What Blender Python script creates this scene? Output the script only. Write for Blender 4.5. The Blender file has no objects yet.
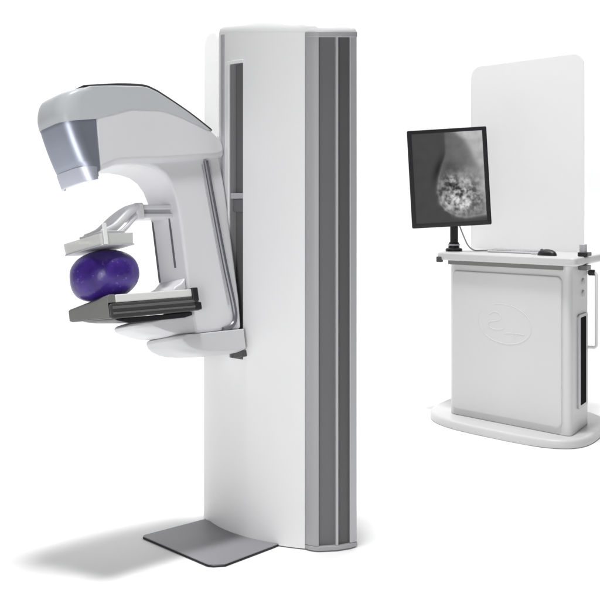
import bpy, bmesh, math, random
from mathutils import Vector, Matrix
random.seed(7)
S = bpy.context.scene
COL = S.collection
R = math.radians

# ------------------------------------------------------------------ frames
EYE = 1.24
P0 = Vector((-.245, 4.017, 0.0))                       # where the gantry meets the column, on the floor
N = Vector((-.696, -.718, 0)).normalized()             # out of the column face
T = Vector((-N.y, N.x, 0))                             # along the column face
K = Vector((0, 0, 1))
ROLL = R(11)                                           # the C-arm is swung 11 degrees about N
TR = T * math.cos(ROLL) + K * math.sin(ROLL)
KR = K * math.cos(ROLL) - T * math.sin(ROLL)
PIV = P0 + K * .70
def arm(u, v, w): return PIV + N * u + TR * v + KR * w     # gantry frame
def colf(u, v, z): return P0 + N * u + T * v + K * z       # column frame
CA = Vector((.865, 6.153, 0)); CB = Vector((1.408, 5.508, 0)); CC = Vector((1.600, 5.867, 0))
E1 = (CB - CA).normalized(); E2 = (CC - CB).normalized(); LEN1 = (CB - CA).length; LEN2 = (CC - CB).length
def con(a, b, z): return CA + E1 * a + E2 * b + K * z      # console frame
NF = Vector((E1.y, -E1.x, 0))                              # outward normal of the cabinet front
NS = Vector((E2.y, -E2.x, 0))                              # outward normal of the cabinet side

# ------------------------------------------------------------------ materials
def mat(name, col, rough=.45, metal=0., spec=.5, bump=0., bscale=300., var=0., coat=0., bdist=.001):
    m = bpy.data.materials.new(name); m.use_nodes = True
    nt = m.node_tree; b = nt.nodes['Principled BSDF']
    b.inputs['Base Color'].default_value = (*col, 1)
    b.inputs['Roughness'].default_value = rough
    b.inputs['Metallic'].default_value = metal
    b.inputs['Specular IOR Level'].default_value = spec
    b.inputs['Coat Weight'].default_value = coat
    tc = nt.nodes.new('ShaderNodeTexCoord')
    if var:
        nz = nt.nodes.new('ShaderNodeTexNoise'); nz.inputs['Scale'].default_value = 6; nz.inputs['Detail'].default_value = 6
        nt.links.new(tc.outputs['Object'], nz.inputs['Vector'])
        rp = nt.nodes.new('ShaderNodeMapRange')
        rp.inputs['To Min'].default_value = max(.02, rough - var); rp.inputs['To Max'].default_value = rough + var
        nt.links.new(nz.outputs['Fac'], rp.inputs['Value']); nt.links.new(rp.outputs[0], b.inputs['Roughness'])
    if bump:
        nz = nt.nodes.new('ShaderNodeTexNoise'); nz.inputs['Scale'].default_value = bscale; nz.inputs['Detail'].default_value = 3
        nt.links.new(tc.outputs['Object'], nz.inputs['Vector'])
        bp = nt.nodes.new('ShaderNodeBump'); bp.inputs['Strength'].default_value = bump; bp.inputs['Distance'].default_value = bdist
        nt.links.new(nz.outputs['Fac'], bp.inputs['Height']); nt.links.new(bp.outputs[0], b.inputs['Normal'])
    return m
M = {}
M['cover'] = mat('white_enamel', (.86, .86, .865), .38, var=.06, bump=.05, bscale=500)
M['arm'] = mat('white_moulding', (.70, .70, .72), .33, var=.06, bump=.04, bscale=500)
M['shell'] = mat('pale_grey_moulding', (.52, .535, .55), .35, var=.06)
M['base2'] = mat('shaded_moulding', (.62, .62, .63), .36, var=.06)  # darker copy of the arm moulding, underside shade put into the colour
M['silver'] = mat('brushed_steel', (.36, .385, .46), .40, metal=.75, var=.05)
M['alu'] = mat('satin_aluminium', (.50, .50, .52), .42, metal=.25, var=.06)
M['rim'] = mat('reveal_grey', (.30, .30, .31), .5)
M['alu2'] = mat('grey_lacquer', (.40, .40, .415), .45, var=.06)
M['stripe'] = mat('charcoal_panel', (.155, .155, .16), .45, var=.06, bump=.05)
M['lip'] = mat('pale_steel', (.56, .575, .66), .42, metal=.7)  # lighter copy of the nose steel, for the fade at its lower edge
M['dark'] = mat('dark_plastic', (.06, .06, .062), .45, var=.08)
M['black'] = mat('black_plastic', (.012, .012, .014), .4, var=.08)
M['slot'] = mat('slot_grey', (.15, .15, .153), .5)
M['stripe2'] = mat('dark_panel', (.105, .105, .107), .45, var=.06, bump=.05)
M['midgrey'] = mat('mid_grey_plastic', (.19, .19, .185), .45, var=.08)
M['trim'] = mat('grey_trim', (.125, .125, .125), .5)
M['slab'] = mat('pale_slab', (.76, .76, .74), .4, var=.06)
M['paddle'] = mat('frosted_tray', (.70, .71, .69), .3, var=.05)
M['rail'] = mat('grey_rail', (.17, .17, .19), .35, metal=.4)
M['plate'] = mat('grey_floor_plate', (.26, .26, .275), .55, bump=.25, bscale=220, var=.08)
M['void'] = mat('vent_black', (.006, .006, .006), .9, spec=.05)
M['cab'] = mat('cabinet_paint', (.65, .65, .65), .42, var=.06, bump=.06, bscale=400)
M['desk'] = mat('desk_laminate', (.60, .60, .60), .4, var=.06)
M['floor'] = mat('studio_white', (.93, .93, .93), .85, spec=.1)

m = bpy.data.materials.new('purple_gel'); m.use_nodes = True
nt = m.node_tree; b = nt.nodes['Principled BSDF']
tc = nt.nodes.new('ShaderNodeTexCoord')
nz = nt.nodes.new('ShaderNodeTexNoise'); nz.inputs['Scale'].default_value = 9; nz.inputs['Detail'].default_value = 4
cr = nt.nodes.new('ShaderNodeValToRGB')
cr.color_ramp.elements[0].position = .35; cr.color_ramp.elements[0].color = (.030, .009, .145, 1)
cr.color_ramp.elements[1].position = .7; cr.color_ramp.elements[1].color = (.075, .033, .30, 1)
vo = nt.nodes.new('ShaderNodeTexNoise'); vo.inputs['Scale'].default_value = 85; vo.inputs['Detail'].default_value = 1
lt = nt.nodes.new('ShaderNodeMapRange'); lt.inputs['From Min'].default_value = .66; lt.inputs['From Max'].default_value = .74
mx = nt.nodes.new('ShaderNodeMix'); mx.data_type = 'RGBA'; mx.inputs['B'].default_value = (.12, .09, .40, 1)
nt.links.new(tc.outputs['Object'], nz.inputs['Vector']); nt.links.new(tc.outputs['Object'], vo.inputs['Vector'])
nt.links.new(nz.outputs['Fac'], cr.inputs['Fac']); nt.links.new(vo.outputs['Fac'], lt.inputs[0])
nt.links.new(lt.outputs[0], mx.inputs['Factor']); nt.links.new(cr.outputs['Color'], mx.inputs['A'])
nt.links.new(mx.outputs['Result'], b.inputs['Base Color'])
b.inputs['Roughness'].default_value = .30; b.inputs['Specular IOR Level'].default_value = .45
bp = nt.nodes.new('ShaderNodeBump'); bp.inputs['Strength'].default_value = .6; bp.inputs['Distance'].default_value = .004
nb = nt.nodes.new('ShaderNodeTexNoise'); nb.inputs['Scale'].default_value = 26; nb.inputs['Detail'].default_value = 2
nt.links.new(tc.outputs['Object'], nb.inputs['Vector'])
nt.links.new(nb.outputs['Fac'], bp.inputs['Height']); nt.links.new(bp.outputs[0], b.inputs['Normal'])
b.inputs['Subsurface Weight'].default_value = .6; b.inputs['Subsurface Scale'].default_value = .05
b.inputs['Subsurface Radius'].default_value = (.8, .7, 1.)
M['ball'] = m

m = bpy.data.materials.new('frosted_shield'); m.use_nodes = True          # pale see-through shield sheet
nt = m.node_tree; b = nt.nodes['Principled BSDF']
b.inputs['Base Color'].default_value = (.93, .93, .93, 1); b.inputs['Roughness'].default_value = .35
tr = nt.nodes.new('ShaderNodeBsdfTransparent'); tr.inputs['Color'].default_value = (.9, .9, .9, 1)
ms = nt.nodes.new('ShaderNodeMixShader'); ms.inputs[0].default_value = .5
nt.links.new(tr.outputs[0], ms.inputs[1]); nt.links.new(b.outputs[0], ms.inputs[2])
nt.links.new(ms.outputs[0], nt.nodes['Material Output'].inputs['Surface'])
M['shield'] = m
m = m.copy(); m.name = 'frosted_tray'; b = m.node_tree.nodes['Principled BSDF']
b.inputs['Base Color'].default_value = (.74, .75, .73, 1)
m.node_tree.nodes['Mix Shader'].inputs[0].default_value = .72
M['paddle'] = m

m = bpy.data.materials.new('overexposed_white'); m.use_nodes = True  # see-through white, overexposure of the column side put into the material
nt = m.node_tree
tr = nt.nodes.new('ShaderNodeBsdfTransparent'); tr.inputs['Color'].default_value = (.955, .955, .955, 1)
b = nt.nodes['Principled BSDF']; b.inputs['Base Color'].default_value = (.95, .95, .95, 1); b.inputs['Roughness'].default_value = .3
ms = nt.nodes.new('ShaderNodeMixShader'); ms.inputs[0].default_value = .27
nt.links.new(tr.outputs[0], ms.inputs[1]); nt.links.new(b.outputs[0], ms.inputs[2])
nt.links.new(ms.outputs[0], nt.nodes['Material Output'].inputs['Surface'])
M['clear'] = m
m = bpy.data.materials.new('lit_screen'); m.use_nodes = True
nt = m.node_tree; b = nt.nodes['Principled BSDF']
b.inputs['Base Color'].default_value = (.01, .01, .01, 1); b.inputs['Roughness'].default_value = .25
at = nt.nodes.new('ShaderNodeVertexColor'); at.layer_name = 'scan'
nt.links.new(at.outputs['Color'], b.inputs['Emission Color']); b.inputs['Emission Strength'].default_value = 1.0
M['screen'] = m

# ------------------------------------------------------------------ mesh helpers
def link(name, bm, m, parent=None, bevel=0., seg=3, ang=35, smooth=True, sub=0, facing=None):
    bmesh.ops.recalc_face_normals(bm, faces=bm.faces)
    if facing is not None:                               # an open sheet: make it look this way
        bm.normal_update()
        if sum((f.normal * f.calc_area() for f in bm.faces), Vector()).dot(facing) < 0: bmesh.ops.reverse_faces(bm, faces=bm.faces)
    me = bpy.data.meshes.new(name)
    if parent is not None:                               # vertices are given in world space
        root = parent
        while root.parent: root = root.parent
        bmesh.ops.translate(bm, vec=-root.location, verts=bm.verts)
    bm.to_mesh(me); bm.free()
    o = bpy.data.objects.new(name, me); COL.objects.link(o)
    me.materials.append(m)
    if smooth:
        for p in me.polygons: p.use_smooth = True
        me.set_sharp_from_angle(angle=R(ang))
    if bevel:
        bv = o.modifiers.new('bevel', 'BEVEL'); bv.width = bevel; bv.segments = seg
        bv.limit_method = 'ANGLE'; bv.angle_limit = R(ang); bv.harden_normals = False
        for p in me.polygons: p.use_smooth = True
        me.set_sharp_from_angle(angle=R(80))
    if sub:
        sm = o.modifiers.new('subsurf', 'SUBSURF'); sm.levels = sub; sm.render_levels = sub
    if smooth and not sub and name not in ('ball', 'front_cover'):
        wn = o.modifiers.new('normals', 'WEIGHTED_NORMAL'); wn.keep_sharp = True; wn.weight = 80
    if parent is not None: o.parent = parent
    return o
def empty(name, loc, label, cat):
    o = bpy.data.objects.new(name, None); COL.objects.link(o); o.location = loc
    o.empty_display_size = .1; o['label'] = label; o['category'] = cat
    return o
def lab(o, text): o['label'] = text; return o
def hexa(bm, pts8):
    """box from 8 points: four below, four above, same order"""
    v = [bm.verts.new(p) for p in pts8]
    for f in ((3, 2, 1, 0), (4, 5, 6, 7), (0, 1, 5, 4), (1, 2, 6, 5), (2, 3, 7, 6), (3, 0, 4, 7)):
        bm.faces.new([v[i] for i in f])
def box(bm, F, a0, a1, b0, b1, c0, c1):
    hexa(bm, [F(a0, b0, c0), F(a1, b0, c0), F(a1, b1, c0), F(a0, b1, c0),
              F(a0, b0, c1), F(a1, b0, c1), F(a1, b1, c1), F(a0, b1, c1)])
def loops(bm, rows, closed=True, cap=True):
    V = [[bm.verts.new(p) for p in r] for r in rows]
    n = len(V[0])
    for i in range(len(V) - 1):
        for j in range(n if closed else n - 1):
            k = (j + 1) % n
            bm.faces.new((V[i][j], V[i][k], V[i + 1][k], V[i + 1][j]))
    if cap and closed:
        bm.faces.new(V[0][::-1]); bm.faces.new(V[-1])
    return V
def profile(bm, F, pts, v0, v1):
    """outline in the gantry's (u, w) plane, given thickness along v"""
    loops(bm, [[F(u, v0, w) for u, w in pts], [F(u, v1, w) for u, w in pts]])
def plan(bm, pts, z0, z1):
    """outline on the ground, raised between z0 and z1 (number or function of the point)"""
    g = lambda z, p: z(p) if callable(z) else z
    loops(bm, [[Vector((p.x, p.y, g(z0, p))) for p in pts], [Vector((p.x, p.y, g(z1, p))) for p in pts]])
def smoothline(pts, n=8):
    """Catmull-Rom through points"""
    P = [Vector(p) for p in pts]; out = []
    for i in range(len(P) - 1):
        a, b_, c, d = P[max(i - 1, 0)], P[i], P[i + 1], P[min(i + 2, len(P) - 1)]
        for k in range(n):
            t = k / n
            out.append(.5 * ((2 * b_) + (c - a) * t + (2 * a - 5 * b_ + 4 * c - d) * t * t + (3 * b_ - a - 3 * c + d) * t ** 3))
    out.append(P[-1]); return out
def tube(bm, pts, r, n=10, ratio=1., up=None):
    P = [Vector(p) for p in pts]; rows = []
    ref = up
    for i, p in enumerate(P):
        d = (P[min(i + 1, len(P) - 1)] - P[max(i - 1, 0)]).normalized()
        if ref is None: ref = Vector((0, 0, 1)) if abs(d.z) < .9 else Vector((1, 0, 0))
        x = (ref - d * ref.dot(d)).normalized(); y = d.cross(x); ref = x if up is None else up
        rr = r[i] if isinstance(r, (list, tuple)) else r
        rows.append([p + (x * math.cos(2 * math.pi * k / n) * ratio + y * math.sin(2 * math.pi * k / n)) * rr for k in range(n)])
    loops(bm, rows)
def rrect(x0, x1, y0, y1, r, n=6):
    out = []
    for cx, cy, a in ((x1 - r, y1 - r, 0), (x0 + r, y1 - r, 90), (x0 + r, y0 + r, 180), (x1 - r, y0 + r, 270)):
        for k in range(n + 1):
            t = R(a + 90 * k / n); out.append((cx + r * math.cos(t), cy + r * math.sin(t)))
    return out
def new(): return bmesh.new()

# ------------------------------------------------------------------ setting: one white studio sweep
bm = new()
prof = [(-6, 0)] + [(7.6 + 1.4 * math.sin(R(a)), 1.4 - 1.4 * math.cos(R(a))) for a in range(0, 91, 6)] + [(9, 6.0)]
V = [[bm.verts.new((x, y, z)) for y, z in prof] for x in (-12, 12)]
for j in range(len(prof) - 1): bm.faces.new((V[0][j], V[1][j], V[1][j + 1], V[0][j + 1]))
fl = link('floor', bm, M['floor']); fl['kind'] = 'structure'; fl['label'] = 'seamless white studio floor and backdrop'

# ------------------------------------------------------------------ the mammography machine
mach = empty('mammography_machine', (P0.x, P0.y, 0), 'white floor-standing breast x-ray machine with tilted C-shaped arm and tall column', 'x-ray machine')
ZT = lambda p: 1.873 + .155 * (p.y - 3.81)
ZTc = lambda p: ZT(p) + .012
def dface(v): return -.06 + .07 * (1 - ((v - .028) / .28) ** 2)
VL, VC = -.252, .308
VF = -.099                                                # left of this line the white upper column is see-through, to look overexposed
S0, S1, SZ0, SZ1 = -.021, .053, .672, 1.785                # the slot
# curved front cover: a grid with the slot left open
bm = new()
vs = sorted(set([VL + (VC - VL) * i / 40 for i in range(41)] + [S0, S1]))
vs = sorted(set(vs + [VF]))
vs = [v for v in vs if v in (S0, S1, VF) or min(abs(v - S0), abs(v - S1), abs(v - VF)) > .006]
G = []
for v in vs:
    p = colf(dface(v), v, 0)
    zs = [.004, SZ0, SZ1, ZT(p) - .0]
    G.append([bm.verts.new((p.x, p.y, z)) for z in zs])
for i in range(len(vs) - 1):
    for j in range(3):
        if j >= 1 and vs[i + 1] <= VF + 1e-6: continue
        if j == 1 and vs[i] >= S0 - 1e-6 and vs[i + 1] <= S1 + 1e-6: continue
        bm.faces.new((G[i][j], G[i + 1][j], G[i + 1][j + 1], G[i][j + 1]))
cover = link('front_cover', bm, M['cover'], mach, facing=N)
# solidify pushes the inner skin towards the core
so = cover.modifiers.new('thickness', 'SOLIDIFY'); so.thickness = .028; so.offset = -1; so.use_even_offset = True
cover.data.materials.append(M['rim']); so.material_offset_rim = 1
es = cover.modifiers.new('split', 'EDGE_SPLIT'); es.split_angle = R(40)
cp = lambda v, d=0.: colf(dface(v) + d, v, 0)
Lp, Cp = cp(VL), cp(VC)
p1 = Vector((.0685, 3.820, 0)); p2 = Vector((.134, 3.832, 0)); p3 = Vector((.182, 3.854, 0)); p4 = Vector((.208, 3.877, 0))
inw = Vector((-.28, .96, 0)).normalized()
Rb = Vector((.186, 4.17, 0)); Lb = Vector((-.235, 4.36, 0))
# dark core behind the slot and the side panels
bm = new()
front = [cp(VF + .02 + (VC - VF - .02) * i / 12, -.0295) for i in range(13)]
core_pts = front[:-1] + [Cp + inw * .06, p4 + inw * .05 + Vector((-.012, 0, 0)), Rb + Vector((-.03, -.03, 0)), Lb + Vector((.035, -.03, 0))]
plan(bm, core_pts, .01, lambda p: ZT(p) - .02)
link('column_core', bm, M['slot'], mach)
# rear cover, a bent white sheet closing the back
bm = new()
outer = [cp(VF, -.030), Lb, Rb, p4 + Vector((-.004, .03, 0))]
inner = [p4 + Vector((-.022, .03, 0)), Rb + Vector((-.02, -.02, 0)), Lb + Vector((.02, -.02, 0)), cp(VF + .022, -.032)]
plan(bm, outer + inner, .004, lambda p: ZT(p) - .002)
link('rear_cover', bm, M['cover'], mach, bevel=.006)
# lower left housing, and above it the white side faded out as if overexposed
bm = new(); plan(bm, [cp(VL, -.0285), cp(VF - .001, -.0285), Lb + Vector((-.001, 0, 0)), Lb + Vector((-.06, .0, 0))], .004, SZ0 - .001)
link('lower_housing', bm, M['cover'], mach, bevel=.004)
bm = new()
gp = rrect(VL + .002, VF - .002, SZ0 + .001, 1.925, .06, 8)
gp = [(max(v, VL + .002), z) for v, z in gp]
loops(bm, [[colf(dface(v) + d, v, z) for v, z in gp] for d in (-.010, -.002)])
link('overexposed_side', bm, M['clear'], mach, ang=40)
# side: corner post, rib, rear post in aluminium, two charcoal panels between them
def post(name, pts, m, z0, z1, bev=.004):
    bm = new(); plan(bm, pts, z0, z1); return link(name, bm, m, mach, bevel=bev, seg=2)
zb = .0205
tC = (p1 - Cp).normalized()
cq = Vector((.044, 3.8185, 0))
arc = [Cp * (1 - k) ** 2 + cq * (2 * k * (1 - k)) + p1 * k * k for k in [i / 10 for i in range(11)]]
post('corner_post', [arc[0] + tC * .0012] + arc[1:] + [p1 + inw * .05, Cp + inw * .05 + tC * .0012], M['alu2'], zb, lambda p: ZT(p) - .012, .002)
post('rib', [p2 + Vector((-.004, -.003, 0)), p2 + Vector((.005, -.002, 0)), p2 + Vector((.005, 0, 0)) + inw * .04, p2 + Vector((-.004, 0, 0)) + inw * .04], M['alu'], zb, lambda p: ZT(p) - .012, .0015)
post('rear_post', [p3, p4 + Vector((-.003, -.006, 0)), p4, p4 + Vector((-.006, .028, 0)), p3 + inw * .04], M['alu'], zb, lambda p: ZT(p) - .012, .003)
rec = inw * .011
post('side_panel', [p1 + rec + Vector((-.002, 0, 0)), p2 + rec + Vector((-.0045, 0, 0)), p2 + rec + inw * .02, p1 + rec + inw * .02], M['stripe'], zb, lambda p: ZT(p) - .0195, 0)
post('side_panel', [p2 + rec + Vector((.0055, .0005, 0)), p3 + rec * .9 + Vector((-.001, 0, 0)), p3 + rec + inw * .02, p2 + rec + inw * .02 + Vector((.004, 0, 0))], M['stripe2'], zb, lambda p: ZT(p) - .0195, 0)
# plinth and cap over the side, and the column's top cap
sidepl = [Cp + tC * .0012 + Vector((0, -.0005, 0))] + [q + Vector((0, -.0015, 0)) for q in arc[2:-1]] + [p1 + Vector((0.001, -.003, 0)), p2 + Vector((.001, -.006, 0)), p3 + Vector((.001, -.004, 0)), p4 + Vector((.002, -.001, 0)), p4 + inw * .04, Cp + inw * .07]
bm = new(); plan(bm, sidepl, .004, .020); link('plinth', bm, M['alu2'], mach, bevel=.003, seg=2)
bm = new(); plan(bm, sidepl, lambda p: ZT(p) - .019, lambda p: ZT(p) + .002); link('side_cap', bm, M['alu2'], mach, bevel=.003, seg=2)
bm = new()
top = [cp(VF + (VC - VF) * i / 24, -.001) for i in range(25)] + [p1, p2, p3, p4, Rb, Lb]
cen = sum(top, Vector()) / len(top)
loops(bm, [[Vector((q.x, q.y, ZT(q) + dz)) for q in [cen + (p - cen) * k for p in top]] for k, dz in ((.996, -.004), (.995, .005), (.985, .012), (.96, .018), (.90, .026), (.75, .034))])
link('top_cap', bm, M['cover'], mach, ang=40)
# grey trim strip left of the slot, and the sliding carriage inside it
bm = new()
box(bm, colf, dface(-.065) - .004, dface(-.065) + .006, -.076, -.055, SZ0 + .02, 1.905)
link('trim_strip', bm, M['alu'], cover, bevel=.002, seg=2)
bm = new()
for a, b_ in ((S0 - .010, S0 - .001), ):
    box(bm, colf, dface(a) + .001, dface(a) + .006, a, b_, SZ0, SZ1 + .004)
box(bm, colf, dface(0) + .001, dface(0) + .006, S0 - .010, S1 + .004, SZ1 + .001, SZ1 + .012)
link('slot_edging', bm, M['cover'], cover, bevel=.0015, seg=2)
bm = new(); box(bm, colf, -.045, .008, S0 + .001, S1 + .003, 1.275, 1.296); link('slot_bar', bm, M['alu'], mach, bevel=.003, seg=2)
bm = new(); box(bm, colf, -.055, -.004, S0 + .002, S1 - .002, 1.225, 1.274); link('slot_carriage', bm, M['slot'], mach, bevel=.003, seg=2)

# foot plate on the floor
def plate_pts(g):
    q = [(-.03, -.216 - g), (.262 + g, -.224 - g), (.272 + g, -.21 - g), (.306 + g, .185 + g), (.305 + g, .197 + g), (.295 + g, .212 + g), (.262 + g, .236 + g), (.02, .216 + g), (-.03, .21 + g)]
    return [colf(u, v, 0) for u, v in q]
bm = new(); plan(bm, plate_pts(0), .0070, .0105); fp = link('foot_plate', bm, M['plate'], mach, bevel=.001, seg=2)
bm = new(); plan(bm, plate_pts(.002), .0, .0068); link('rubber_edge', bm, M['black'], fp, bevel=.003, seg=2)

# --- gantry arm
def fr(u, v, w): return arm(u, v, w)
fil = [(.25, .0765), (.25, .30), (.25, .46), (.252, .53), (.259, .585), (.273, .625), (.297, .658), (.33, .679), (.37, .69), (.43, .697)]
bm = new()
profile(bm, fr, fil + [(.43, .76), (.02, .76), (.012, .60), (.012, .412), (.013, .183), (.022, .0765)], -.10, .075)
armo = link('c_arm', bm, M['arm'], mach, bevel=.012, seg=4)
bm = new(); profile(bm, fr, [(.014, .30), (.014, .55), (-.04, .55), (-.04, .30)], -.055, -.025)
link('slide_neck', bm, M['slot'], mach, bevel=.004)
# grooves on the front face of the arm, grip rail on its side
for v, w0, w1 in ((-.088, .285, .565), (.012, .325, .615)):
    bm = new(); box(bm, fr, .247, .2515, v - .005, v + .005, w0, w1); link('guide_groove', bm, M['rail'], armo)
bm = new()
rl = smoothline([(.098, .08, .715), (.09, .08, .60), (.079, .08, .45), (.066, .08, .30), (.051, .08, .165), (.054, .08, .115), (.078, .08, .090), (.118, .08, .080)], 6)
tube(bm, [fr(*p) for p in rl], .0095, 10, up=TR)
link('grip_rail', bm, M['rail'], armo)
bm = new()
rl = smoothline([(.118, .0755, .70), (.108, .0755, .58), (.098, .0755, .45), (.085, .0755, .30), (.073, .0755, .17)], 6)
tube(bm, [fr(*p) for p in rl], .0035, 8, up=TR)
link('panel_seam', bm, M['alu'], armo)
# lower foot of the arm in two tiers
bm = new()
lob = [(.20, .160), (.30, .155), (.40, .149), (.47, .142), (.498, .136), (.506, .128), (.502, .117), (.48, .106), (.44, .092), (.39, .079), (.30, .0745), (.20, .0745)]
rows = []
for i in range(13):
    a = -90 + 180 * i / 12; v = -.014 + .086 * math.sin(R(a)); g = .55 + .45 * math.cos(R(a)) ** .6 if abs(a) < 89.9 else .55
    rows.append([fr(.20 + (u - .20) * (.72 + .28 * (1 - abs(math.sin(R(a))) ** 4)) if u > .2 else u, v, .12 + (w - .12) * (1 - .18 * abs(math.sin(R(a))) ** 6)) for u, w in lob])
loops(bm, rows); link('arm_foot', bm, M['arm'], armo, bevel=.004)
bm = new()
lob = [(.026, .0755), (.28, .0765), (.335, .079), (.352, .074), (.357, .063), (.350, .046), (.335, .032), (.310, .019), (.275, .008), (.22, .000), (.15, -.006), (.05, -.010), (.028, -.006)]
rows = []
for i in range(13):
    a = -90 + 180 * i / 12; s_ = abs(math.sin(R(a))); v = -.010 + .102 * math.sin(R(a))
    rows.append([fr(.03 + (u - .03) * (1 - .12 * s_ ** 5) if u > .1 else u, v, .07 + (w - .07) * (1 - .12 * s_ ** 6)) for u, w in lob])
loops(bm, rows); link('swivel_base', bm, M['base2'], armo, bevel=.004)
bm = new(); box(bm, fr, .0, .03, .02, .07, -.028, -.004); link('end_stop', bm, M['dark'], armo, bevel=.003)

# --- tube head: lofted across its width so the nose is round in plan
W = .10
def nose(v):
    e = max(0., (abs(v) - .040) / (W - .040))
    return .060 * (1 - math.sqrt(max(0., 1 - min(1, e) ** 2)))
vs_head = [-.1, -.0995, -.097, -.092, -.084, -.072, -.058, -.04, -.02, 0, .02, .04, .058, .072, .084, .092, .097, .0995, .1]
def head(name, pts, m, parent, edge=.010, u0=.60, vk=1., low=None, lead=0.):
    """outline in (u, w); points ahead of u0 follow the round nose, edges soften towards both sides"""
    bm = new(); rows = []
    cu = sum(p[0] for p in pts) / len(pts); cw = sum(p[1] for p in pts) / len(pts)
    for v in vs_head:
        def inset(e):
            d = max(0., (abs(v) - (W - e)) / e); return e * (1 - math.sqrt(max(0, 1 - d * d)))
        ins0 = inset(edge)
        r = []
        for u, w in pts:
            k = max(0., min(1., (u - u0) / .06))
            ins = inset(low[1]) if low and w < low[0] else ins0
            uu = u - nose(v) * k + lead
            if low and w < low[0]:                       # only the lower edge of the shroud rolls in
                r.append(fr(u + (ins * .6 if u < .04 else 0), v * vk, w + ins * .8)); continue
            L = math.hypot(uu - cu, w - cw)
            f = max(0, 1 - ins * .8 / L)
            r.append(fr(cu + (uu - cu) * f, v * vk, cw + (w - cw) * f))
        rows.append(r)
    loops(bm, rows)
    return link(name, bm, m, parent, ang=38)
# white lower shroud
lowb = [(.586, .846), (.46, .875), (.31, .893), (.235, .884), (.15, .858), (.064, .826)]
def sl(pts, n=4): return [(p.x, p.y) for p in smoothline([(a, b_, 0) for a, b_ in pts], n)]
lows = sl(lowb)
up = [(u, w + .022) for u, w in lows[:-3]]
shroud = sl([(.590, .660), (.545, .676), (.51, .686), (.43, .693), (.31, .700), (.157, .714), (.05, .722)]) + sl([(.012, .732), (.008, .757), (.03, .80), (.075, .836)]) + up[::-1]
th = head('tube_head', shroud, M['arm'], mach, edge=.012, u0=9, vk=.982, low=(.80, .030))
shell = [(.716, .832), (.66, .838)] + lows[:-1] + sl([(.062, .829), (.163, .893), (.272, .95), (.315, .969), (.365, .980), (.48, .974), (.60, .960), (.66, .948), (.695, .932), (.712, .905), (.720, .865), (.716, .832)])[:-1]
head('upper_shell', shell, M['shell'], th, edge=.014)
# steel cover wrapping the nose below it, its fade to lighter at the lower edge put into a paler band
cov = [(.7135, .845), (.66, .852), (.589, .858), (.590, .70), (.591, .661), (.60, .656), (.625, .646), (.640, .636), (.648, .650)] + sl([(.671, .692), (.680, .715), (.698, .77), (.7135, .83)])
cv = head('nose_cover', cov, M['silver'], th, edge=.008, vk=.985)
lip_pts = [(.632, .646), (.632, .634), (.636, .629), (.649, .629), (.656, .645), (.662, .665), (.6655, .677), (.652, .677)]
head('lighter_lip', lip_pts, M['lip'], cv, edge=.008, vk=.993, lead=.0016)
bm = new()
# dark lip along the top edge of the shell
lip = sl([(.62, .958), (.48, .975), (.365, .981), (.315, .970), (.272, .951), (.163, .894), (.075, .839), (.060, .829)]) + sl([(.057, .834), (.072, .846), (.16, .900), (.27, .957), (.314, .976), (.365, .987), (.48, .9805), (.62, .962)])
profile(bm, fr, lip, -.088, .094)
link('top_lip', bm, M['dark'], th, bevel=.002, seg=2)

# --- image receptor (breast support); it gets thinner towards the far side
def ft(u, v, w): return fr(u, v, .190 + (w - .190) * (1 - .46 * (.12 - v) / .24))
bm = new()
sect = [(.25, .156), (.625, .153), (.636, .158), (.636, .198), (.630, .2045), (.25, .2065)]
profile(bm, ft, sect, -.12, .12)
det = link('image_receptor', bm, M['dark'], mach, bevel=.004)
bm = new(); profile(bm, ft, [(.262, .207), (.606, .207), (.606, .231), (.600, .2345), (.262, .2345)], -.117, .1175); link('support_plate', bm, M['slab'], det, bevel=.004)
bm = new(); profile(bm, ft, [(.6070, .2075), (.6070, .2355), (.630, .2355), (.6385, .228), (.6395, .220), (.6395, .160), (.6368, .160), (.6368, .2075)], -.1165, .1165); link('front_bumper', bm, M['midgrey'], det, bevel=.001, seg=1)
bm = new(); box(bm, ft, .27, .625, .1205, .1235, .186, .1945); box(bm, ft, .27, .625, .1205, .1225, .168, .174); link('side_trim', bm, M['trim'], det, bevel=.001, seg=1)
bm = new(); profile(bm, ft, [(.262, .152), (.262, .140), (.30, .133), (.54, .132), (.585, .1445), (.60, .152)], -.10, .09); link('grid_tray', bm, M['black'], det, bevel=.003)
bm = new(); box(bm, ft, .252, .278, .085, .126, .190, .238); box(bm, ft, .240, .275, .06, .122, .158, .186); link('latch', bm, M['black'], det, bevel=.004)
bm = new(); profile(bm, fr, [(.251, .236), (.315, .236), (.302, .252), (.275, .262), (.251, .282)], -.095, .062); link('receptor_mount', bm, M['arm'], armo, bevel=.006)

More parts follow.
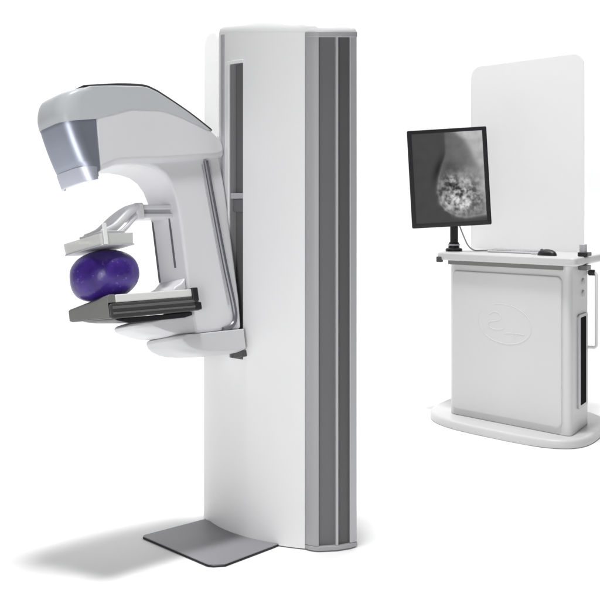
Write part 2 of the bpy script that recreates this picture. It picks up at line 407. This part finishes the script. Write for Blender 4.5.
# --- compression paddle and its yoke
bm = new()
def tray(bm):
    n = 5
    o = [fr(u, v, .405) for u, v in rrect(.50, .634, -.112, .115, .012)]
    o2 = [fr(u, v, .442) for u, v in rrect(.497, .637, -.114, .117, .012)]
    i2 = [fr(u, v, .442) for u, v in rrect(.501, .632, -.109, .112, .010)]
    i1 = [fr(u, v, .410) for u, v in rrect(.504, .629, -.107, .110, .010)]
    loops(bm, [o, o2, i2, i1])
tray(bm)
pad = link('compression_paddle', bm, M['paddle'], mach, bevel=0, ang=40)
bm = new(); loops(bm, [[fr(u, v, z) for u, v in rrect(.495, .637, -.114, .118, .014)] for z in (.4005, .4045)]); link('paddle_plate', bm, M['alu'], pad, bevel=.001, seg=1)
bm = new(); box(bm, fr, .612, .628, .1175, .1225, .404, .476); link('paddle_clip', bm, M['cover'], pad, bevel=.0015)
bm = new()
for v in (-.045, .055):
    pts = [(.585, v, .452), (.53, v, .472), (.47, v * .9, .515), (.425, v * .75, .542), (.40, v * .6, .550)]
    tube(bm, [fr(*p) for p in smoothline(pts, 5)], .0105, 10, ratio=1.35, up=KR)
for v in (-.045, .055):
    pts = [(.56, v, .440), (.50, v, .458), (.44, v * .8, .500), (.405, v * .6, .525)]
    tube(bm, [fr(*p) for p in smoothline(pts, 5)], .007, 10, ratio=1.2, up=KR)
box(bm, fr, .50, .60, -.062, .070, .4425, .458)
link('yoke', bm, M['arm'], pad, bevel=.002, seg=2)
bm = new(); box(bm, fr, .385, .42, -.040, .046, .502, .562); link('yoke_block', bm, M['arm'], pad, bevel=.007)
bm = new()
box(bm, fr, .246, .39, -.030, .036, .538, .556); box(bm, fr, .246, .39, -.030, .036, .508, .524)
link('carriage_bar', bm, M['arm'], pad, bevel=.004)
bm = new(); box(bm, fr, .246, .388, -.018, .026, .5245, .5375); link('carriage_web', bm, M['alu'], pad)

# ------------------------------------------------------------------ purple ball squeezed between paddle and receptor
bm = new()
w0, w1 = .2265, .4000; cw = (w0 + w1) / 2
nu, nv = 56, 36
cu, cvv = .553, -.004
rows = []
for i in range(nv + 1):
    a = math.pi * (i / nv - .5)
    sa = math.copysign(abs(math.sin(a)) ** .86, math.sin(a)); ca = math.cos(a) ** .90
    r = []
    for j in range(nu):
        b_ = 2 * math.pi * j / nu
        x, y = math.cos(b_), math.sin(b_)
        w = cw + (w1 - w0) / 2 * sa
        ru, rv = .116, .126
        u = cu + ru * ca * x; v = cvv + rv * ca * y
        if sa < .3:
            w += ((v - cvv) * .072 - max(0, u - .57) * .09) * min(1, (.3 - sa) * 1.1)      # sags over the front edge
        r.append(fr(u, v, w))
    rows.append(r)
loops(bm, rows, cap=False)
bmesh.ops.remove_doubles(bm, verts=bm.verts, dist=.0008)
origin = fr(cu, cvv, w0)
bmesh.ops.translate(bm, vec=-origin, verts=bm.verts)
ball = link('ball', bm, M['ball'], ang=180)
ball.location = origin
ball['label'] = 'glossy dark purple ball squashed under the paddle on the breast support'; ball['category'] = 'ball'

# ------------------------------------------------------------------ operator console
cons = empty('operator_console', con(.4, .2, 0), 'white operator cabinet on a wide rounded base with clear shield panel', 'console')
bm = new()
be = []
for k in range(72):
    t_ = 2 * math.pi * k / 72
    c_, s_ = math.cos(t_), math.sin(t_)
    ex = 3.2
    be.append((.375 + .565 * math.copysign(abs(c_) ** (2 / ex), c_), .30 + .475 * math.copysign(abs(s_) ** (2 / ex), s_)))
basep = [con(a, b_, 0) for a, b_ in be]
bc = con(.375, .30, 0)
loops(bm, [[Vector((q.x, q.y, z)) for q in [bc + (p - bc) * k for p in basep]] for k, z in ((.99, 0), (1, .006), (1, .030), (.994, .040), (.98, .046), (.95, .049))])
link('base', bm, M['desk'], cons, ang=50)
ZC = .938
bm = new(); plan(bm, [con(a, b_, 0) for a, b_ in rrect(0, LEN1, 0, LEN2, .045, 6)], .0495, ZC)
cab = link('cabinet', bm, M['cab'], cons, bevel=.004)
# raised front panel with round corners
def onfront(a, z, d=0.): return CA + E1 * a + K * z + NF * d
def onside(b_, z, d=0.): return CB + E2 * b_ + K * z + NS * d
bm = new()
pr = rrect(.032, LEN1 - .055, .085, .880, .03)
loops(bm, [[onfront(a, z, d) for a, z in rrect(.032 + i, LEN1 - .055 - i, .085 + i, .880 - i, .03)] for d, i in ((.0005, 0), (.006, 0), (.009, .003), (.010, .008))])
fpan = link('front_panel', bm, M['cab'], cab, ang=60)
# embossed oval mark with its two strokes
bm = new()
ec, ez = .412, .602
def emb(pts, r):
    tube(bm, [onfront(a, z, .0099) for a, z in pts], r, 8, ratio=.50, up=NF)
ell = []
for k in range(0, 61):
    t_ = R(118 - 330 * k / 60)
    x, y = .185 * math.cos(t_), .108 * math.sin(t_)
    ell.append((ec + x * math.cos(R(-4)) - y * math.sin(R(-4)), ez + x * math.sin(R(-4)) + y * math.cos(R(-4))))
n_ = len(ell)
emb(ell, [.0015 + .0025 * math.sin(math.pi * min(1, .08 + .9 * i / n_)) for i in range(n_)])
sw = [(-.105, .045), (-.07, .062), (-.03, .052), (-.025, .025), (-.06, .012), (-.10, .005), (-.11, -.022), (-.07, -.034), (-.02, -.03), (.0, -.022)]
emb([(ec + p.x, ez + p.y) for p in smoothline([(a, b_, 0) for a, b_ in sw], 6)], .0035)
sw = [(.0, -.052), (.04, -.047), (.10, -.047), (.135, -.05)]
emb([(ec + p.x, ez + p.y) for p in smoothline([(a, b_, 0) for a, b_ in sw], 5)], .0032)
emb([(ec + .065, ez - .022), (ec + .067, ez - .072)], .0028)
link('emblem', bm, M['cab'], fpan, ang=60)
# side: two buttons, vent slit
for z in (.842, .778):
    bm = new(); c0 = onside(.26, z)
    loops(bm, [[c0 + E2 * (.026 * math.cos(q)) + K * (.018 * math.sin(q)) + NS * d for q in [2 * math.pi * i / 20 for i in range(20)]] for d in (-.002, .008)])
    link('button', bm, M['alu'], cab, bevel=.003)
bm = new()
ri = rrect(.170, .300, .185, .655, .01); ro = rrect(.135, .335, .17, .67, .014)
loops(bm, [[onside(b_, z, d) for b_, z in q] for q, d in ((ro, .0005), (ro, .010), (ri, .010), (ri, .002))], cap=False)
vf = link('vent', bm, M['alu'], cab)
bm = new(); loops(bm, [[onside(b_, z, d) for b_, z in ri] for d in (.0008, .0085)]); link('vent_grille', bm, M['void'], vf)
# desk slab overhanging the cabinet
bm = new()
dk = rrect(-.055, LEN1 + .045, -.050, .62, .04)
loops(bm, [[con(a, b_, z) for a, b_ in rrect(-.080 + i, LEN1 + .045 - i, -.050 + i, .62 - i, .04)] for i, z in ((.010, ZC + .0005), (.002, ZC + .006), (0, ZC + .014), (0, ZC + .034), (.002, ZC + .040), (.008, ZC + .0445))])
desk = link('desk_top', bm, M['desk'], cons, ang=50)
ZD = ZC + .0445
bm = new(); box(bm, con, .0, LEN1 - .05, -.018, .0, ZC - .024, ZC); link('under_desk_shade', bm, M['midgrey'], cab, bevel=.003)  # grey strip standing in for the shadow under the desk edge
bm = new(); box(bm, con, -.075, -.035, -.054, -.02, ZC - .012, ZC + .020); link('corner_block', bm, M['dark'], desk, bevel=.004)
bm = new(); box(bm, con, LEN1 + .0, LEN1 + .055, .16, .25, ZC - .03, ZC - .002); link('end_block', bm, M['midgrey'], desk, bevel=.004)
# shield panel behind the desk
bm = new()
sh = rrect(-.105, LEN1 - .095, .90, 2.14, .075, 8)
loops(bm, [[con(a, .63 + d, z) for a, z in sh] for d in (0, .012)])
sp = link('shield_panel', bm, M['shield'], cons, bevel=.002, seg=2)
# shield holder post at the right end of the desk
bm = new(); box(bm, con, LEN1 + .005, LEN1 + .04, .16, .22, ZD, ZD + .065); post_o = link('holder_post', bm, M['alu'], desk, bevel=.006)
bm = new(); box(bm, con, LEN1 + .0, LEN1 + .062, .14, .24, ZD + .001, ZD + .022); link('holder_clamp', bm, M['black'], post_o, bevel=.004)
# white loop handle on the side
bm = new()
hz1, hz0 = .885, .475
base_in = onside(.385, hz1)
pts = [onside(.37, z, d) for z, d in ((hz1, 0), (hz1, .038), (hz1 - .004, .044), (hz1 - .012, .048), (hz0 + .012, .048), (hz0 + .004, .044), (hz0, .038), (hz0, 0))]
tube(bm, pts, .009, 10, up=E2)
hd = link('side_handle', bm, M['cover'], cab)
bm = new(); tube(bm, [onside(.37, hz1, .006), onside(.37, hz1, .040)], .0165, 14); link('handle_grip', bm, M['black'], hd, bevel=.003)

# ------------------------------------------------------------------ monitor on its arm
mb = con(-.05, .135, ZD) + Vector((0.02, 0, 0))
mon = empty('monitor', mb, 'tilted black upright monitor showing a grey breast scan, on the desk end', 'monitor')
YM = mb.y - .02
mc = Vector((.874, YM - .07, 1.418))
ax = (Matrix.Rotation(R(-3.2), 3, 'Y') @ Vector((1, 0, 0))); az = (Matrix.Rotation(R(-3.2), 3, 'Y') @ Vector((0, 0, 1)))
yaw = R(5)
ax = Matrix.Rotation(yaw * -1, 3, 'Z') @ ax
ay = az.cross(ax).normalized()                              # into the depth
def mf(a, d, z): return mc + ax * a + ay * d + az * z
HW, HH = .231, .287
bm = new(); loops(bm, [[mf(a, d, z) for a, z in rrect(-HW + i, HW - i, -HH + i, HH - i, .008)] for d, i in ((.030, .012), (.022, 0), (-.010, 0), (-.013, .003))])
hs = link('housing', bm, M['black'], mon, ang=40)
bm = new()
o_, i_ = rrect(-HW, HW, -HH, HH, .008), rrect(-HW + .026, HW - .026, -HH + .026, HH - .022, .002)
o2 = rrect(-HW + .005, HW - .005, -HH + .005, HH - .005, .006)
loops(bm, [[mf(a, d, z) for a, z in q] for q, d in ((o_, -.0132), (o_, -.018), (o2, -.021), (i_, -.021), (i_, -.0134))], cap=False)
link('bezel', bm, M['black'], hs, ang=40)
# screen: the scan is what the screen shows
import mathutils.noise as mn
EDGE = [(0, .47), (.22, .47), (.28, .45), (.36, .405), (.50, .345), (.66, .315), (.80, .355), (.87, .42), (.915, .50), (.95, .60), (.965, .70), (.955, .85), (.94, 1.0)]
def lerp(tab, q):
    for (a, fa), (b_, fb) in zip(tab, tab[1:]):
        if q <= b_: return fa + (fb - fa) * (q - a) / (b_ - a)
    return tab[-1][1]
LEFT = EDGE[:9]
LOW = [(.42, .87), (.50, .915), (.60, .95), (.70, .965), (.85, .955), (1.0, .94)]
MUS = [(0, .62), (.10, .76), (.24, .84), (.33, .88), (.42, .95), (.8, .985), (1, 1.0)]
def scan(x, y):
    """grey level of the breast scan; x to the right, y down, both 0..1"""
    n1 = mn.fractal(Vector((x * 9, y * 11, 3.1)), 1., 2., 4)
    n2 = mn.fractal(Vector((x * 19, y * 23, 8.7)), .8, 2., 3)
    n3 = mn.noise(Vector((x * 34, y * 40, 1.3)))
    sg = lambda q, k: 1 / (1 + math.exp(max(-40, min(40, -q / k))))
    ed = lerp(LEFT, y) if y < .915 else .50
    inside = sg(x - ed, .006 + .012 * max(0, y - .25)) * (sg(lerp(LOW, x) - y, .010) if x > .42 else sg(.90 - y, .02))
    bg = .050 - .010 * y + .004 * n1
    dk = math.exp(-((x - ed + .035) / .06) ** 2) * math.exp(-((y - .40) / .15) ** 2)
    bg *= 1 - .93 * dk
    tis = .115 + .10 * max(0, x - .5) + .02 * n1
    tis *= 1 - .45 * math.exp(-(((x - .55) / .16) ** 2 + ((y - .38) / .07) ** 2))
    tis += .10 * math.exp(-(((x - .85) / .2) ** 2 + ((y - .5) / .12) ** 2))
    m_ = sg(x - lerp(MUS, y) - .015 * n1, .022)
    tis = tis * (1 - m_) + (.46 + .10 * n1 - .15 * y) * m_
    rim = math.exp(-((x - ed - .012) / .012) ** 2) * sg(y - .45, .05) + (math.exp(-((y - lerp(LOW, x) + .012) / .012) ** 2) if x > .42 else 0)
    tis += .10 * min(1, rim)
    gl = math.exp(-((abs((x - .64) / .29)) ** 2.6 + abs((y - .70) / .20) ** 2.6))
    tis += gl * max(-.12, .10 + .36 * n1 + .42 * n2)
    for cx, cy, rx, ry, am in ((.52, .72, .06, .08, .34), (.70, .82, .085, .06, .42), (.62, .74, .06, .05, .16), (.56, .55, .05, .03, .14), (.44, .80, .05, .04, .16)):
        tis += am * math.exp(-(((x - cx) / rx) ** 2 + ((y - cy) / ry) ** 2)) * max(0, .75 + .7 * n2)
    hole = math.exp(-(((x - .53) / .09) ** 2 + ((y - .58) / .08) ** 2)) + .8 * math.exp(-(((x - .86) / .08) ** 2 + ((y - .74) / .07) ** 2)) + .5 * math.exp(-(((x - .60) / .1) ** 2 + ((y - .70) / .06) ** 2))
    tis *= 1 - min(.92, max(0, hole * (n3 * 2.2 - .1)))
    val = bg * (1 - inside) + max(.006, tis) * inside
    return max(.004, min(.72, val))
NX, NY = 110, 138
bm = new()
x0, x1, z0, z1 = -HW + .0255, HW - .0255, -HH + .0255, HH - .0215
GV = [[bm.verts.new(mf(x0 + (x1 - x0) * i / NX, -.0150, z1 + (z0 - z1) * j / NY)) for j in range(NY + 1)] for i in range(NX + 1)]
cl = bm.loops.layers.float_color.new('scan')
for i in range(NX):
    for j in range(NY):
        f = bm.faces.new((GV[i][j], GV[i][j + 1], GV[i + 1][j + 1], GV[i + 1][j]))
        for lp, (a, b_) in zip(f.loops, ((i, j), (i, j + 1), (i + 1, j + 1), (i + 1, j))):
            q = scan(a / NX, b_ / NY); lp[cl] = (q, q, q, 1)
scr = link('screen', bm, M['screen'], mon, smooth=False)
# stand
bm = new(); box(bm, lambda a, b_, c_: mb + Vector((a, b_, c_)), -.022, .022, -.02, .02, .02, .26); st = link('stand_post', bm, M['black'], mon, bevel=.005)
bm = new(); box(bm, lambda a, b_, c_: mb + Vector((a, b_, c_)), -.02, .02, -.075, .0, .20, .42); link('stand_arm', bm, M['black'], mon, bevel=.006)
bm = new(); loops(bm, [[mb + Vector((r * math.cos(q), r * math.sin(q) * .8, z)) for q in [2 * math.pi * i / 28 for i in range(28)]] for r, z in ((.050, .0005), (.050, .014), (.044, .019), (.034, .021), (.030, .05), (.026, .055))]); link('stand_foot', bm, M['black'], mon, ang=40)
bm = new(); loops(bm, [[mb + Vector((r * math.cos(q), r * math.sin(q), z)) for q in [2 * math.pi * i / 28 for i in range(28)]] for r, z in ((.0345, .034), (.0355, .036), (.0355, .042), (.0345, .044))]); link('collar', bm, M['alu'], st)
bm = new()
cpts = [mb + Vector((.03, -.005, .16)), mb + Vector((.055, -.02, .09)), mb + Vector((.08, -.03, .035)), mb + Vector((.115, -.035, .008)), mb + Vector((.17, -.02, .0065)), mb + Vector((.22, .02, .0065))]
tube(bm, smoothline(cpts, 6), .0042, 8); link('cable', bm, M['alu'], mon)

# ------------------------------------------------------------------ keyboard and mouse
kb0 = con(.40, .27, ZD)
kb = empty('keyboard', kb0, 'slim pale keyboard lying on the white desk beside the mouse', 'keyboard')
def kf(a, b_, c_): return kb0 + E1 * a + E2 * b_ + K * (c_ + .0008 + .03 * (b_ + .07))
bm = new(); box(bm, kf, -.20, .20, -.07, .07, 0, .010); link('case', bm, M['desk'], kb, bevel=.004)
bm = new()
for r_ in range(5):
    for c_ in range(15):
        a = -.187 + c_ * .0252; b_ = -.058 + r_ * .0236
        box(bm, kf, a, a + .0215, b_, b_ + .020, .0102, .0135)
link('keys', bm, M['alu'], kb)
ms0 = con(.66, .10, ZD)
mo = empty('mouse', ms0, 'small black computer mouse near the right end of the desk', 'mouse')
bm = new(); rows = []
for i in range(9):
    h = i / 8; r = math.sqrt(max(0, 1 - (h * .985) ** 2.4))
    rows.append([ms0 + E1 * (.062 * r * math.copysign(abs(math.cos(q)) ** .8, math.cos(q))) + E2 * (.036 * r * math.copysign(abs(math.sin(q)) ** .8, math.sin(q))) + K * (.0008 + .034 * h) for q in [2 * math.pi * k / 28 for k in range(28)]])
loops(bm, rows); link('shell', bm, M['black'], mo, ang=60)
bm = new(); tube(bm, [ms0 + E1 * -.034 + E2 * .006 + K * .027, ms0 + E1 * -.034 - E2 * .006 + K * .027], .009, 14); link('scroll_wheel', bm, M['rail'], mo)
bm = new()
tube(bm, smoothline([ms0 - E1 * .060 + K * .008, ms0 - E1 * .09 + E2 * .02 + K * .0045, ms0 - E1 * .14 + E2 * .10 + K * .0045, ms0 - E1 * .11 + E2 * .22 + K * .0045, ms0 - E1 * .13 + E2 * .36 + K * .0045], 6), .003, 8)
link('cord', bm, M['alu'], mo)

# ------------------------------------------------------------------ lamps
def area(name, loc, aim, size, power, col=(1, 1, 1), sy=None):
    d = bpy.data.lights.new(name, 'AREA'); d.energy = power; d.color = col
    d.shape = 'RECTANGLE'; d.size = size; d.size_y = sy or size
    o = bpy.data.objects.new(name, d); COL.objects.link(o); o.location = loc
    o.rotation_euler = (Vector(aim) - Vector(loc)).to_track_quat('-Z', 'Y').to_euler()
    return o
area('key_lamp', (-.22, 3.3, 13.0), (-.25, 4.0, 0), 1.4, 1330)
area('wash_lamp', (0, 6.9, 5.4), (0, 8.4, 1.2), 7, 145, sy=1.2)
area('fill_lamp', (-1.3, -.7, 1.15), (-.2, 4.0, 1.0), 1.2, 72, sy=2.0)
w = bpy.data.worlds.new('World'); S.world = w; w.use_nodes = True
bg = w.node_tree.nodes['Background']; bg.inputs['Color'].default_value = (.97, .985, 1, 1); bg.inputs['Strength'].default_value = .125

# ------------------------------------------------------------------ camera
cam = bpy.data.cameras.new('camera'); co = bpy.data.objects.new('camera', cam); COL.objects.link(co)
co.location = (0, 0, EYE); co.rotation_euler = (R(90), 0, 0)
cam.sensor_width = 36; cam.lens = 63.6; cam.shift_y = -92 / 600; cam.clip_end = 200
S.camera = co
S.view_settings.view_transform = 'Standard'; S.view_settings.look = 'None'
S.view_settings.exposure = 0; S.view_settings.gamma = 1
S.cycles.max_bounces = 8; S.cycles.use_denoising = True
